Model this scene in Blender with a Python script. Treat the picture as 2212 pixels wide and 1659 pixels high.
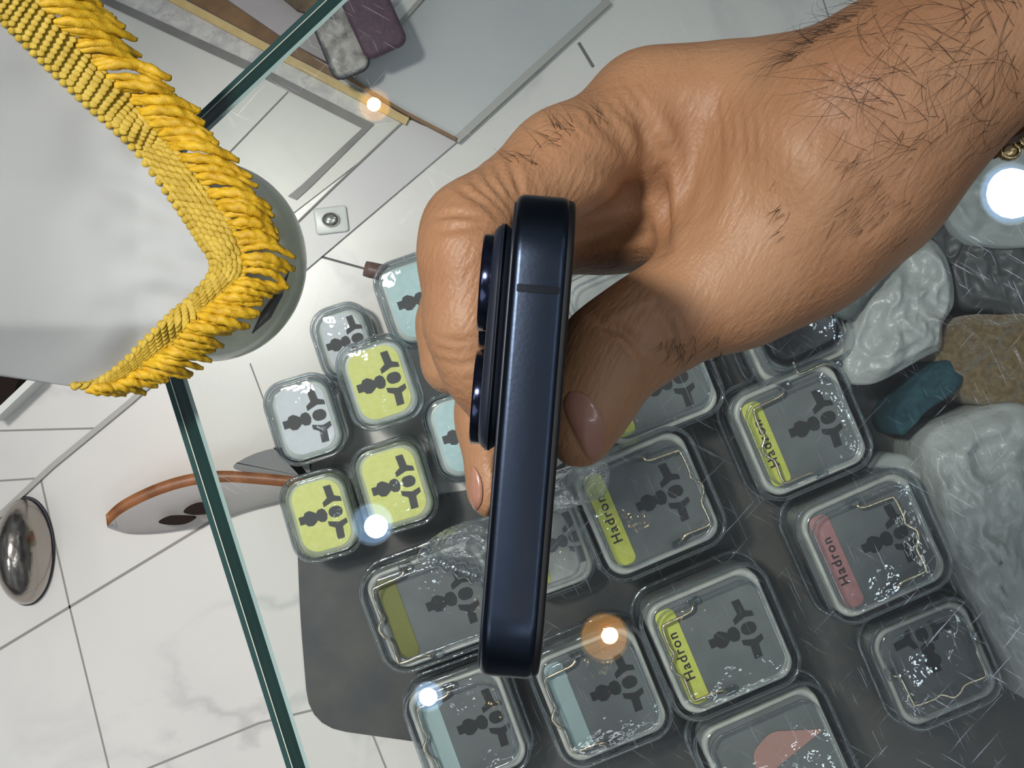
import bpy, bmesh, math, random
import numpy as np
from mathutils import Vector, Matrix, noise
from mathutils.bvhtree import BVHTree
random.seed(7)
S = bpy.context.scene
COL = S.collection
for o in list(bpy.data.objects): bpy.data.objects.remove(o)

# ------------------------------------------------------------ camera, light, exposure
F = 3200.0; CX, CY = 1106.0, 829.5; CAMZ = 0.90
def W(px, py, D):
    return Vector(((px-CX)/F*D, (CY-py)/F*D, CAMZ-D))
cam = bpy.data.cameras.new('camera'); camo = bpy.data.objects.new('camera', cam); COL.objects.link(camo)
camo.location = (0, 0, CAMZ); cam.sensor_width = 36; cam.lens = F/2212*36; cam.clip_start = .01; cam.clip_end = 50
S.camera = camo
S.view_settings.view_transform = 'Standard'; S.view_settings.look = 'None'
S.view_settings.exposure = -0.12; S.view_settings.gamma = 1; S.view_settings.use_curve_mapping = False
S.cycles.transparent_max_bounces = 40; S.cycles.max_bounces = 10; S.cycles.caustics_reflective = False
S.cycles.caustics_refractive = False; S.cycles.sample_clamp_indirect = 4
world = bpy.data.worlds.new('world'); S.world = world; world.use_nodes = True
WN = world.node_tree.nodes; WL = world.node_tree.links
bg = WN['Background']; bg.inputs[0].default_value = (.86, .93, 1.0, 1)
wt = WN.new('ShaderNodeTexCoord'); wsx = WN.new('ShaderNodeSeparateXYZ'); WL.new(wt.outputs['Generated'], wsx.inputs[0])
wm = WN.new('ShaderNodeMapRange'); wm.interpolation_type = 'SMOOTHSTEP'; wm.inputs[1].default_value = .05; wm.inputs[2].default_value = .75; wm.inputs[3].default_value = .10; wm.inputs[4].default_value = .30
WL.new(wsx.outputs[2], wm.inputs[0])
wn = WN.new('ShaderNodeTexNoise'); wn.inputs['Scale'].default_value = 2.6; wn.inputs['Detail'].default_value = 2; WL.new(wt.outputs['Generated'], wn.inputs['Vector'])
wr_ = WN.new('ShaderNodeMapRange'); wr_.inputs[1].default_value = .38; wr_.inputs[2].default_value = .62; wr_.inputs[3].default_value = .45; wr_.inputs[4].default_value = 1.35; WL.new(wn.outputs['Fac'], wr_.inputs[0])
wx = WN.new('ShaderNodeMath'); wx.operation = 'MULTIPLY'; WL.new(wm.outputs[0], wx.inputs[0]); WL.new(wr_.outputs[0], wx.inputs[1]); WL.new(wx.outputs[0], bg.inputs[1])
def area(name, loc, target, size, power, col, size_y=None):
    l = bpy.data.lights.new(name, 'AREA'); l.energy = power; l.color = col; l.size = size
    if size_y: l.shape = 'RECTANGLE'; l.size_y = size_y
    o = bpy.data.objects.new(name, l); COL.objects.link(o); o.location = loc
    o.rotation_euler = (Vector(target)-Vector(loc)).to_track_quat('-Z', 'Y').to_euler(); return o
kl = bpy.data.lights.new('key_light', 'SPOT'); kl.energy = 76; kl.color = (1, .955, .89); kl.shadow_soft_size = .07; kl.spot_size = math.radians(39); kl.spot_blend = 1
klo = bpy.data.objects.new('key_light', kl); COL.objects.link(klo); klo.location = (-.46, .26, 1.60)
klo.rotation_euler = (Vector((-.17, -.05, .60))-Vector(klo.location)).to_track_quat('-Z', 'Y').to_euler()
area('fill_light', (-1.3, -1.1, 2.3), (0, 0, .2), .8, 7, (.93, .97, 1))  # added fill from the lower left, not a fixture
area('fill_light', (1.5, 1.3, 2.3), (0, 0, .2), .8, 2.5, (.90, .95, 1))  # weaker added fill from the upper right, not a fixture

# ------------------------------------------------------------ materials
MATS = {}
def nt(name):
    m = bpy.data.materials.new(name); m.use_nodes = True; MATS[name] = m
    return m, m.node_tree.nodes, m.node_tree.links, m.node_tree.nodes['Principled BSDF']
def pm(name, col, rough=.5, metal=0, noise_=None, bump=None, coat=0, sss=0, trans=0, ior=1.45, aniso=0, sheen=0):
    m, N, L, b = nt(name)
    b.inputs['Base Color'].default_value = (*col, 1); b.inputs['Roughness'].default_value = rough
    b.inputs['Metallic'].default_value = metal; b.inputs['Coat Weight'].default_value = coat
    b.inputs['Transmission Weight'].default_value = trans; b.inputs['IOR'].default_value = ior
    b.inputs['Sheen Weight'].default_value = sheen
    if sss:
        b.inputs['Subsurface Weight'].default_value = sss; b.inputs['Subsurface Scale'].default_value = .003
        b.inputs['Subsurface Radius'].default_value = (1, .45, .25)
    tc = N.new('ShaderNodeTexCoord')
    if noise_:
        sc, col2, det = noise_
        n = N.new('ShaderNodeTexNoise'); n.inputs['Scale'].default_value = sc; n.inputs['Detail'].default_value = det
        L.new(tc.outputs['Object'], n.inputs['Vector'])
        r = N.new('ShaderNodeValToRGB'); r.color_ramp.elements[0].color = (*col, 1); r.color_ramp.elements[1].color = (*col2, 1)
        r.color_ramp.elements[0].position = .35; r.color_ramp.elements[1].position = .68
        L.new(n.outputs['Fac'], r.inputs[0]); L.new(r.outputs[0], b.inputs['Base Color'])
    if bump:
        sc, st, dist = bump
        n = N.new('ShaderNodeTexNoise'); n.inputs['Scale'].default_value = sc; n.inputs['Detail'].default_value = 5
        L.new(tc.outputs['Object'], n.inputs['Vector'])
        bp = N.new('ShaderNodeBump'); bp.inputs['Strength'].default_value = st; bp.inputs['Distance'].default_value = dist
        L.new(n.outputs['Fac'], bp.inputs['Height']); L.new(bp.outputs[0], b.inputs['Normal'])
    return m

def clear_mat(name, tint, rim, base=.05, power=2.2, rough=.06, refl=.85, milk=0, milkcol=(.8, .85, .85), bump=None):
    """thin clear plastic: see-through face on, mirror-like at grazing angles"""
    m, N, L, b = nt(name); N.remove(b); out = N['Material Output']
    tr = N.new('ShaderNodeBsdfTransparent'); tr.inputs[0].default_value = (*tint, 1)
    gl = N.new('ShaderNodeBsdfGlossy'); gl.inputs[0].default_value = (*rim, 1); gl.inputs['Roughness'].default_value = rough
    lw = N.new('ShaderNodeLayerWeight'); lw.inputs['Blend'].default_value = .5
    p = N.new('ShaderNodeMath'); p.operation = 'POWER'; p.inputs[1].default_value = power; L.new(lw.outputs['Facing'], p.inputs[0])
    k = N.new('ShaderNodeMath'); k.operation = 'MULTIPLY_ADD'; k.inputs[1].default_value = refl; k.inputs[2].default_value = base
    L.new(p.outputs[0], k.inputs[0]); k.use_clamp = True
    mx = N.new('ShaderNodeMixShader'); L.new(k.outputs[0], mx.inputs[0]); L.new(tr.outputs[0], mx.inputs[1]); L.new(gl.outputs[0], mx.inputs[2])
    last = mx
    if milk:
        df = N.new('ShaderNodeBsdfDiffuse'); df.inputs[0].default_value = (*milkcol, 1)
        m2 = N.new('ShaderNodeMixShader'); m2.inputs[0].default_value = milk
        L.new(mx.outputs[0], m2.inputs[1]); L.new(df.outputs[0], m2.inputs[2]); last = m2
    if bump:
        tc = N.new('ShaderNodeTexCoord'); n = N.new('ShaderNodeTexNoise'); n.inputs['Scale'].default_value = bump[0]; n.inputs['Detail'].default_value = 3
        L.new(tc.outputs['Object'], n.inputs['Vector'])
        bp = N.new('ShaderNodeBump'); bp.inputs['Strength'].default_value = bump[1]; bp.inputs['Distance'].default_value = bump[2]
        L.new(n.outputs['Fac'], bp.inputs['Height']); L.new(bp.outputs[0], gl.inputs['Normal']); L.new(bp.outputs[0], lw.inputs['Normal'])
    L.new(last.outputs[0], out.inputs['Surface'])
    return m

def marble(name, base, vein, scale=9, cloud=(.78, .79, .79), rough=.25, strength=1.0):
    m, N, L, b = nt(name); b.inputs['Roughness'].default_value = rough
    tc = N.new('ShaderNodeTexCoord')
    n1 = N.new('ShaderNodeTexNoise'); n1.inputs['Scale'].default_value = scale*.7; n1.inputs['Detail'].default_value = 8; n1.inputs['Distortion'].default_value = 1.2
    n2 = N.new('ShaderNodeTexNoise'); n2.inputs['Scale'].default_value = scale; n2.inputs['Detail'].default_value = 7; n2.inputs['Distortion'].default_value = .6
    L.new(tc.outputs['Object'], n1.inputs['Vector']); L.new(tc.outputs['Object'], n2.inputs['Vector'])
    s = N.new('ShaderNodeMath'); s.operation = 'SUBTRACT'; s.inputs[1].default_value = .5; L.new(n1.outputs['Fac'], s.inputs[0])
    a = N.new('ShaderNodeMath'); a.operation = 'ABSOLUTE'; L.new(s.outputs[0], a.inputs[0])
    r = N.new('ShaderNodeValToRGB'); r.color_ramp.elements[0].color = (strength,)*3+(1,); r.color_ramp.elements[0].position = 0
    r.color_ramp.elements[1].color = (0, 0, 0, 1); r.color_ramp.elements[1].position = .03; L.new(a.outputs[0], r.inputs[0])
    r2 = N.new('ShaderNodeValToRGB'); r2.color_ramp.elements[0].color = (*base, 1); r2.color_ramp.elements[1].color = (*cloud, 1)
    r2.color_ramp.elements[0].position = .42; r2.color_ramp.elements[1].position = .75; L.new(n2.outputs['Fac'], r2.inputs[0])
    gate = N.new('ShaderNodeTexNoise'); gate.inputs['Scale'].default_value = scale*.45; L.new(tc.outputs['Object'], gate.inputs['Vector'])
    g = N.new('ShaderNodeMapRange'); g.inputs[1].default_value = .44; g.inputs[2].default_value = .62; g.inputs[3].default_value = 0; g.inputs[4].default_value = .75
    L.new(gate.outputs['Fac'], g.inputs[0])
    mu = N.new('ShaderNodeMath'); mu.operation = 'MULTIPLY'; L.new(r.outputs[0], mu.inputs[0]); L.new(g.outputs[0], mu.inputs[1])
    mix = N.new('ShaderNodeMix'); mix.data_type = 'RGBA'; L.new(mu.outputs[0], mix.inputs['Factor'])
    L.new(r2.outputs[0], mix.inputs['A']); mix.inputs['B'].default_value = (*vein, 1)
    L.new(mix.outputs['Result'], b.inputs['Base Color'])
    return m

def emit(name, col, st):
    m, N, L, b = nt(name); b.inputs['Base Color'].default_value = (*col, 1)
    b.inputs['Emission Color'].default_value = (*col, 1); b.inputs['Emission Strength'].default_value = st; return m

marble('marble_white', (.74, .725, .70), (.40, .40, .42), 8, (.66, .655, .645))
marble('marble_mottled', (.62, .61, .57), (.35, .35, .36), 110, (.33, .33, .35), .3)
marble('marble_cream', (.62, .62, .57), (.5, .5, .47), 14, (.54, .545, .51), .3, .4)
pm('grout', (.30, .29, .28), .8); pm('grout_dark', (.16, .16, .16), .7)
pm('inlay_grey', (.13, .13, .125), .35, noise_=(60, (.17, .168, .16), 4)); pm('gold_trim', (.62, .45, .17), .4, noise_=(120, (.7, .52, .22), 3))
pm('brown_wood', (.16, .08, .025), .45, noise_=(60, (.26, .14, .05), 4)); pm('lilac_grey', (.42, .39, .39), .6, noise_=(50, (.47, .44, .44), 5))
pm('dark_wood', (.07, .045, .02), .5, noise_=(90, (.20, .14, .07), 5)); pm('black_plastic', (.004, .004, .005), .22)
pm('panel_grey', (.55, .57, .575), .3, noise_=(14, (.49, .515, .53), 3)); pm('panel_lilac', (.58, .565, .585), .3, noise_=(14, (.62, .61, .62), 3))
pm('panel_edge', (.40, .40, .38), .4); pm('panel_white', (.78, .80, .78), .3)
pm('mat_grey', (.05, .054, .060), .45, noise_=(35, (.08, .08, .075), 6), bump=(900, .15, .0004))
pm('purple_case', (.085, .045, .07), .6, noise_=(400, (.12, .07, .095), 3)); pm('case_rim', (.035, .035, .05), .4)
pm('pattern_case', (.12, .115, .11), .35, noise_=(150, (.50, .48, .45), 2)); pm('silver', (.75, .73, .68), .2, 1)
pm('card_grey', (.135, .145, .15), .62, noise_=(40, (.175, .185, .19), 4)); pm('slot_dark', (.022, .024, .026), .6)
pm('slot_mid', (.085, .085, .085), .6)
pm('strip_yellow', (.60, .62, .11), .6, noise_=(200, (.68, .70, .15), 3)); pm('strip_pink', (.42, .20, .20), .6, noise_=(200, (.48, .24, .24), 3))
pm('strip_blue', (.38, .50, .50), .6); pm('strip_olive', (.20, .20, .05), .6)
pm('paper_yellow', (.78, .80, .24), .55, noise_=(300, (.84, .85, .31), 4), bump=(700, .25, .0002)); pm('paper_white', (.80, .82, .86), .55, noise_=(200, (.74, .77, .81), 4), bump=(700, .25, .0002))
pm('paper_blue', (.52, .72, .73), .55, noise_=(200, (.60, .78, .79), 4), bump=(700, .25, .0002))
pm('body_pale', (.50, .55, .51), .35, noise_=(60, (.60, .64, .61), 3)); pm('body_green', (.40, .43, .28), .4, noise_=(70, (.55, .58, .46), 3))
pm('liner_white', (.60, .60, .55), .3, noise_=(80, (.42, .43, .42), 3)); pm('ink', (.03, .02, .03), .6)
pm('wire_metal', (.85, .72, .52), .18, 1, bump=(500, .5, .0003)); pm('clip_dark', (.02, .02, .05), .2)
clear_mat('clear_shell', (.93, .95, .96), (.80, .84, .88), .02, 2.2, .02, .8, bump=(60, .35, .002))
clear_mat('clear_rim', (.80, .82, .84), (.92, .94, .96), .10, 1.3, .03, .9, bump=(260, .5, .001))
clear_mat('clear_film', (.93, .94, .94), (.95, .96, .97), .10, 1.2, .08, .8, .05, bump=(160, .9, .003))
clear_mat('clear_lens', (.75, .78, .80), (.8, .85, .9), .08, 1.5, .1)
pm('bag_white', (.42, .45, .45), .28, bump=(90, .7, .003)); pm('bag_dark', (.10, .125, .125), .4, bump=(120, .4, .002))
pm('bag_pale', (.40, .44, .44), .35, noise_=(30, (.32, .36, .36), 4), bump=(50, .5, .002))
pm('fabric_teal', (.008, .045, .065), .8, noise_=(150, (.015, .07, .09), 4)); pm('fuzzy_brown', (.13, .085, .03), .95, noise_=(300, (.24, .17, .08), 6), bump=(600, 1, .002), sheen=.6)
pm('pink_paper', (.45, .25, .22), .5); pm('backing_dark', (.055, .06, .065), .4, noise_=(25, (.10, .105, .11), 5))
# cloth & braid
pm('cloth_white', (.37, .385, .39), .7, bump=(900, .12, .0003), sheen=.2); pm('gold_yarn', (.47, .27, .008), .5, noise_=(260, (.66, .42, .02), 4), bump=(2200, .5, .0004))
pm('gold_braid', (.40, .27, .02), .5, noise_=(300, (.56, .40, .05), 4), bump=(2200, .5, .0004))
pm('onyx', (.66, .70, .52), .16, noise_=(55, (.86, .88, .76), 6), coat=.2); pm('thorn', (.10, .10, .10), .3)
pm('green_edge', (.006, .030, .027), .35, noise_=(20, (.012, .045, .040), 2)); pm('edge_light', (.24, .33, .32), .2); pm('edge_dark', (.03, .07, .07), .2); pm('edge_glint', (.75, .72, .62), .2)
pm('chrome_dark', (.40, .365, .33), .2, 1, bump=(16, .6, .006)); pm('ply_edge', (.20, .07, .02), .4, noise_=(90, (.36, .14, .05), 5)); pm('laminate', (.50, .47, .46), .35)
pm('hole_dark', (.012, .005, .003), .9); pm('seat_grey', (.17, .175, .18), .5); pm('leg_brown', (.13, .075, .06), .4, noise_=(120, (.22, .14, .12), 3))
# phone
pm('phone_frame', (.032, .043, .066), .32, 1.0, bump=(1500, .08, .0002)); pm('phone_band', (.014, .017, .023), .45, .9)
pm('phone_back', (.012, .016, .028), .42); pm('phone_glass', (.003, .003, .004), .5); pm('lens_ring', (.02, .025, .05), .14, .9); pm('lens_glass', (.004, .004, .01), .03, coat=1)
# skin
m, N, L, b = nt('skin')
tc = N.new('ShaderNodeTexCoord')
n = N.new('ShaderNodeTexNoise'); n.inputs['Scale'].default_value = 38; n.inputs['Detail'].default_value = 6; L.new(tc.outputs['Object'], n.inputs['Vector'])
r = N.new('ShaderNodeValToRGB'); r.color_ramp.elements[0].color = (.30, .145, .074, 1); r.color_ramp.elements[0].position = .30
r.color_ramp.elements[1].color = (.365, .200, .108, 1); r.color_ramp.elements[1].position = .62; L.new(n.outputs['Fac'], r.inputs[0])
L.new(r.outputs[0], b.inputs['Base Color']); b.inputs['Roughness'].default_value = .48
b.inputs['Subsurface Weight'].default_value = .18; b.inputs['Subsurface Scale'].default_value = .0025; b.inputs['Subsurface Radius'].default_value = (1, .4, .2)
b.inputs['Specular IOR Level'].default_value = .35
mp = N.new('ShaderNodeMapping'); mp.vector_type = 'TEXTURE'; mp.inputs['Rotation'].default_value = (0, 0, math.radians(-28)); mp.inputs['Scale'].default_value = (1, 4.5, 1); L.new(tc.outputs['Object'], mp.inputs['Vector'])
w1 = N.new('ShaderNodeTexNoise'); w1.inputs['Scale'].default_value = 950; w1.inputs['Detail'].default_value = 3; L.new(mp.outputs[0], w1.inputs['Vector'])
v = N.new('ShaderNodeTexVoronoi'); v.inputs['Scale'].default_value = 1300; L.new(tc.outputs['Object'], v.inputs['Vector'])
b1 = N.new('ShaderNodeBump'); b1.inputs['Strength'].default_value = .55; b1.inputs['Distance'].default_value = .0005; L.new(w1.outputs['Fac'], b1.inputs['Height'])
b2 = N.new('ShaderNodeBump'); b2.inputs['Strength'].default_value = .22; b2.inputs['Distance'].default_value = .0003; L.new(v.outputs['Distance'], b2.inputs['Height'])
L.new(b1.outputs[0], b2.inputs['Normal']); L.new(b2.outputs[0], b.inputs['Normal'])
pm('nail', (.36, .18, .13), .25, coat=.4, sss=.1); pm('hair', (.012, .008, .006), .45); pm('cuff_brown', (.06, .03, .018), .2, .5); pm('cuff_gold', (.42, .33, .18), .25, 1)

# counter glass: clear sheet with fine scratches
m, N, L, b = nt('counter_glass'); N.remove(b); out = N['Material Output']
tr = N.new('ShaderNodeBsdfTransparent'); tr.inputs[0].default_value = (.92, .955, .935, 1)
gl = N.new('ShaderNodeBsdfGlossy'); gl.inputs['Roughness'].default_value = 0.0; gl.inputs[0].default_value = (1, 1, 1, 1)
fr = N.new('ShaderNodeFresnel'); fr.inputs[0].default_value = 1.5
mx = N.new('ShaderNodeMixShader'); L.new(fr.outputs[0], mx.inputs[0]); L.new(tr.outputs[0], mx.inputs[1]); L.new(gl.outputs[0], mx.inputs[2])
tc = N.new('ShaderNodeTexCoord')
masks = []
for i, (ang, sc, lim, st) in enumerate([(25, 2000, .66, .05), (-42, 1700, .69, .05), (60, 2300, .68, .05)]):
    mp = N.new('ShaderNodeMapping'); mp.vector_type = 'TEXTURE'; mp.inputs['Rotation'].default_value = (0, 0, math.radians(ang)); mp.inputs['Location'].default_value = (i*3.1, i, 0); mp.inputs['Scale'].default_value = (1, 34, 1)
    L.new(tc.outputs['Object'], mp.inputs['Vector'])
    n = N.new('ShaderNodeTexNoise'); n.inputs['Scale'].default_value = sc; n.inputs['Detail'].default_value = 2; n.inputs['Distortion'].default_value = .25; L.new(mp.outputs[0], n.inputs['Vector'])
    g = N.new('ShaderNodeMapRange'); g.inputs[1].default_value = lim; g.inputs[2].default_value = lim+st; L.new(n.outputs['Fac'], g.inputs[0]); masks.append(g)
big = N.new('ShaderNodeTexNoise'); big.inputs['Scale'].default_value = 22; big.inputs['Detail'].default_value = 2; L.new(tc.outputs['Object'], big.inputs['Vector'])
sx = N.new('ShaderNodeSeparateXYZ'); L.new(tc.outputs['Object'], sx.inputs[0])
wear = N.new('ShaderNodeMapRange'); wear.inputs[1].default_value = -.05; wear.inputs[2].default_value = .15; wear.inputs[3].default_value = .05; wear.inputs[4].default_value = .32; L.new(sx.outputs[0], wear.inputs[0])
a1 = N.new('ShaderNodeMath'); a1.operation = 'ADD'; L.new(masks[0].outputs[0], a1.inputs[0]); L.new(masks[1].outputs[0], a1.inputs[1])
a2 = N.new('ShaderNodeMath'); a2.operation = 'ADD'; L.new(a1.outputs[0], a2.inputs[0]); L.new(masks[2].outputs[0], a2.inputs[1])
gb = N.new('ShaderNodeMapRange'); gb.inputs[1].default_value = .42; gb.inputs[2].default_value = .62; L.new(big.outputs['Fac'], gb.inputs[0])
m1 = N.new('ShaderNodeMath'); m1.operation = 'MULTIPLY'; L.new(a2.outputs[0], m1.inputs[0]); L.new(gb.outputs[0], m1.inputs[1])
m2 = N.new('ShaderNodeMath'); m2.operation = 'MULTIPLY'; m2.use_clamp = True; L.new(m1.outputs[0], m2.inputs[0]); L.new(wear.outputs[0], m2.inputs[1])
g2 = N.new('ShaderNodeBsdfGlossy'); g2.inputs['Roughness'].default_value = .32; g2.inputs[0].default_value = (.75, .8, .9, 1)
ms = N.new('ShaderNodeMixShader'); L.new(m2.outputs[0], ms.inputs[0]); L.new(mx.outputs[0], ms.inputs[1]); L.new(g2.outputs[0], ms.inputs[2])
L.new(ms.outputs[0], out.inputs['Surface'])

# ------------------------------------------------------------ helpers
def tag(o, label=None, cat=None, group=None, kind=None):
    if label: o['label'] = label
    if cat: o['category'] = cat
    if group: o['group'] = group
    if kind: o['kind'] = kind
    return o
def mesh_of(name, verts, faces, mats, smooth=True, fm=None):
    me = bpy.data.meshes.new(name); me.from_pydata([tuple(v) for v in verts], [], faces)
    for mm in (mats if isinstance(mats, (list, tuple)) else [mats]): me.materials.append(MATS[mm])
    if fm is not None: me.polygons.foreach_set('material_index', fm)
    if smooth: me.polygons.foreach_set('use_smooth', [True]*len(me.polygons))
    me.update(); return me
def link(name, me, parent=None, loc=None, rotz=0):
    o = bpy.data.objects.new(name, me); COL.objects.link(o)
    if parent: o.parent = parent
    if loc is not None: o.location = loc
    if rotz: o.rotation_euler = (0, 0, rotz)
    return o
def empty(name, loc, rotz=0):
    o = bpy.data.objects.new(name, None); COL.objects.link(o); o.location = loc; o.rotation_euler = (0, 0, rotz); o.empty_display_size = .01; return o
class MB:
    def __init__(s): s.v = []; s.f = []; s.m = []
    def add(s, v, f, m=0):
        k = len(s.v); s.v += [Vector(x) for x in v]; s.f += [[i+k for i in q] for q in f]; s.m += [m]*len(f); return s
    def mesh(s, name, mats, smooth=True): return mesh_of(name, s.v, s.f, mats, smooth, s.m)
def rrect(w, h, r, n=8, cx=0, cy=0):
    r = min(r, w/2-1e-6, h/2-1e-6); p = []
    for (sx, sy, a0) in ((1, 1, 0), (-1, 1, 90), (-1, -1, 180), (1, -1, 270)):
        for i in range(n+1):
            a = math.radians(a0+90*i/n); p.append((cx+sx*(w/2-r)+r*math.cos(a), cy+sy*(h/2-r)+r*math.sin(a)))
    return p
def loft(loops, cap0=True, cap1=True):
    n = len(loops[0]); v = [p for l in loops for p in l]; f = []
    for k in range(len(loops)-1):
        for i in range(n):
            j = (i+1) % n; f.append([k*n+i, k*n+j, (k+1)*n+j, (k+1)*n+i])
    if cap0: f.append(list(range(n))[::-1])
    if cap1: f.append([(len(loops)-1)*n+i for i in range(n)])
    return v, f
def rslab(w, h, r, z0, z1, fil=.001, n=8, filb=None, cap0=True, k=4, cap1=True):
    filb = fil if filb is None else filb; L_ = []
    for i in range(k+1):
        a = math.pi/2*i/k; d = filb*(1-math.sin(a)); L_.append([(x, y, z0+filb*(1-math.cos(a))) for x, y in rrect(w-2*d, h-2*d, max(r-d, 1e-4), n)])
    for i in range(k+1):
        a = math.pi/2*i/k; d = fil*(1-math.cos(a)); L_.append([(x, y, z1-fil*(1-math.sin(a))) for x, y in rrect(w-2*d, h-2*d, max(r-d, 1e-4), n)])
    return loft(L_, cap0, cap1)
def tube(pts, rad, n=8, closed=False, caps=True):
    pts = [Vector(p) for p in pts]; N_ = len(pts); loops = []
    up = Vector((0, 0, 1)); prev = None
    for i, p in enumerate(pts):
        if closed: t = pts[(i+1) % N_]-pts[i-1]
        else: t = pts[min(i+1, N_-1)]-pts[max(i-1, 0)]
        t.normalize()
        if prev is None:
            a = t.cross(up); a = a.normalized() if a.length > 1e-4 else Vector((1, 0, 0))
        else:
            a = prev-t*prev.dot(t); a = a.normalized() if a.length > 1e-6 else t.orthogonal().normalized()
        prev = a; b_ = t.cross(a); r_ = rad[i] if isinstance(rad, (list, tuple)) else rad
        loops.append([p+(a*math.cos(q)+b_*math.sin(q))*r_ for q in [2*math.pi*j/n for j in range(n)]])
    if closed:
        v = [q for l in loops for q in l]; f = []
        for k in range(N_):
            k2 = (k+1) % N_
            for i in range(n):
                j = (i+1) % n; f.append([k*n+i, k*n+j, k2*n+j, k2*n+i])
        return v, f
    return loft(loops, caps, caps)
def ellip(c, rx, ry, rz, M=None, nu=12, nv=8):
    v = []; f = []; c = Vector(c)
    for j in range(nv+1):
        th = math.pi*j/nv
        for i in range(nu):
            ph = 2*math.pi*i/nu; p = Vector((rx*math.sin(th)*math.cos(ph), ry*math.sin(th)*math.sin(ph), rz*math.cos(th)))
            if M: p = M @ p
            v.append(c+p)
    for j in range(nv):
        for i in range(nu):
            k = (i+1) % nu; f.append([j*nu+i, (j+1)*nu+i, (j+1)*nu+k, j*nu+k])
    return v, f
def catmull(P, seg=6, closed=False):
    P = [Vector(p) for p in P]; out_ = []; n = len(P)
    for i in range(n if closed else n-1):
        p0 = P[i-1] if (closed or i > 0) else P[0]; p1 = P[i]; p2 = P[(i+1) % n]; p3 = P[(i+2) % n] if closed else P[min(i+2, n-1)]
        for k in range(seg):
            t = k/seg
            out_.append(.5*((2*p1)+(p2-p0)*t+(2*p0-5*p1+4*p2-p3)*t*t+(3*p1-p0-3*p2+p3)*t**3))
    if not closed: out_.append(P[-1])
    return out_
def poly_slab(pts, D, th, name, mat, parent=None, smooth=False):
    """flat slab whose top lies at distance D below the lens height; outline given where it lies"""
    top = [W(x, y, D) for x, y in pts]; bot = [Vector((p.x, p.y, p.z-th)) for p in top]; n = len(pts)
    f = [list(range(n)), [n+i for i in range(n)][::-1]]+[[i, n+i, n+(i+1) % n, (i+1) % n] for i in range(n)]
    me = mesh_of(name, top+bot, f, mat, smooth); bm = bmesh.new(); bm.from_mesh(me); bmesh.ops.recalc_face_normals(bm, faces=bm.faces); bm.to_mesh(me); bm.free()
    return link(name, me, parent)
def strip_pts(line, w):
    L_, R_ = [], []
    for i, p in enumerate(line):
        a = Vector(line[max(i-1, 0)]); c = Vector(line[min(i+1, len(line)-1)]); t = (c-a).normalized(); q = Vector((-t.y, t.x))*w/2
        L_.append((p[0]+q.x, p[1]+q.y)); R_.append((p[0]-q.x, p[1]-q.y))
    return L_, R_
def fractal(p, s, oc=4): return noise.fractal(Vector(p)*s, 1, 2, oc)
def ridged(p, s): return 1-abs(noise.noise(Vector(p)*s))*2

# ------------------------------------------------------------ floor and fixed surfaces
FD = .90
mb = MB(); z = CAMZ-FD
mb.add([(-.6, -.45, z), (.6, -.45, z), (.6, .45, z), (-.6, .45, z)], [[0, 1, 2, 3]], 0)
for line, w, mi in [(((-30, 1420), (480, 1112), (640, 1015)), 6, 1), (((88, 1035), (150, 1310), (240, 1680)), 4, 1), (((300, 1668), (560, 1562), (700, 1528), (1000, 1480)), 5, 1),
                 (((-20, 931), (210, 925)), 4, 1), (((-20, 1040), (85, 1033)), 4, 1), (((670, 548), (830, 592)), 5, 2), (((540, 785), (585, 905)), 3, 1),
                 (((1250, 92), (1282, 145)), 7, 2), (((1775, -10), (1798, 60)), 3, 1), (((800, 1575), (838, 1670)), 4, 1), (((640, 560), (1330, -30)), 3, 1)]:
    A, B = strip_pts(line, w); k = len(A)
    v = [W(x, y, FD-.0002) for x, y in A+B]; mb.add(v, [[i, i+1, k+i+1, k+i] for i in range(k-1)], mi)
fl = link('floor', mb.mesh('floor', ['marble_white', 'grout', 'grout_dark'], False)); fl['kind'] = 'structure'
cnt = [0]
def trim(pts, D, th, mat):
    cnt[0] += 1; o = poly_slab(pts, D, th, 'trim_%d' % cnt[0], mat); o['kind'] = 'structure'; return o
def trim_line(line, w, D, th, mat):
    A, B = strip_pts(line, w); return trim(A+B[::-1], D, th, mat)
T0 = FD-.004
trim([(-60, -60), (395, -60), (890, 262), (620, 470), (330, 760), (-60, 560)], FD-.002, .002, 'marble_cream')
trim([(110, -60), (380, -60), (400, 10), (880, 258), (800, 266), (571, 152), (243, 0)], FD-.0026, .0006, 'marble_mottled')
trim_line([(622, 198), (490, 335)], 3, FD-.0026, .0006, 'grout')
trim([(150, -44), (243, -2), (571, 148), (808, 268), (673, 402), (640, 432), (622, 424), (651, 400), (782, 277), (556, 162), (216, 4), (100, -44)], FD-.0032, .0006, 'inlay_grey')
trim_line([(350, -16), (602, 117), (880, 262)], 17, FD-.006, .006, 'gold_trim')
trim([(385, -10), (475, -10), (622, 90), (740, 158), (730, 172), (606, 108)], FD-.004, .004, 'brown_wood')
trim([(470, -30), (680, -30), (745, 60), (765, 158), (700, 130), (618, 86), (475, -12)], FD-.010, .010, 'lilac_grey')
trim([(580, -30), (690, -30), (705, 40), (640, 20)], FD-.016, .006, 'dark_wood')
trim([(676, -30), (780, -30), (760, 50), (700, 40)], FD-.0165, .0065, 'black_plastic')
trim([(877, 255), (990, 303), (640, 600), (480, 640), (640, 480)], FD-.003, .003, 'panel_lilac')
trim_line([(884, 250), (720, 405), (560, 560)], 4, FD-.0042, .001, 'grout')
trim([(735, 168), (985, 302), (1300, 10), (1300, -30), (860, -30)], FD-.006, .006, 'panel_grey')
trim_line([(748, 150), (905, -20)], 26, FD-.008, .008, 'panel_white')
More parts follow.
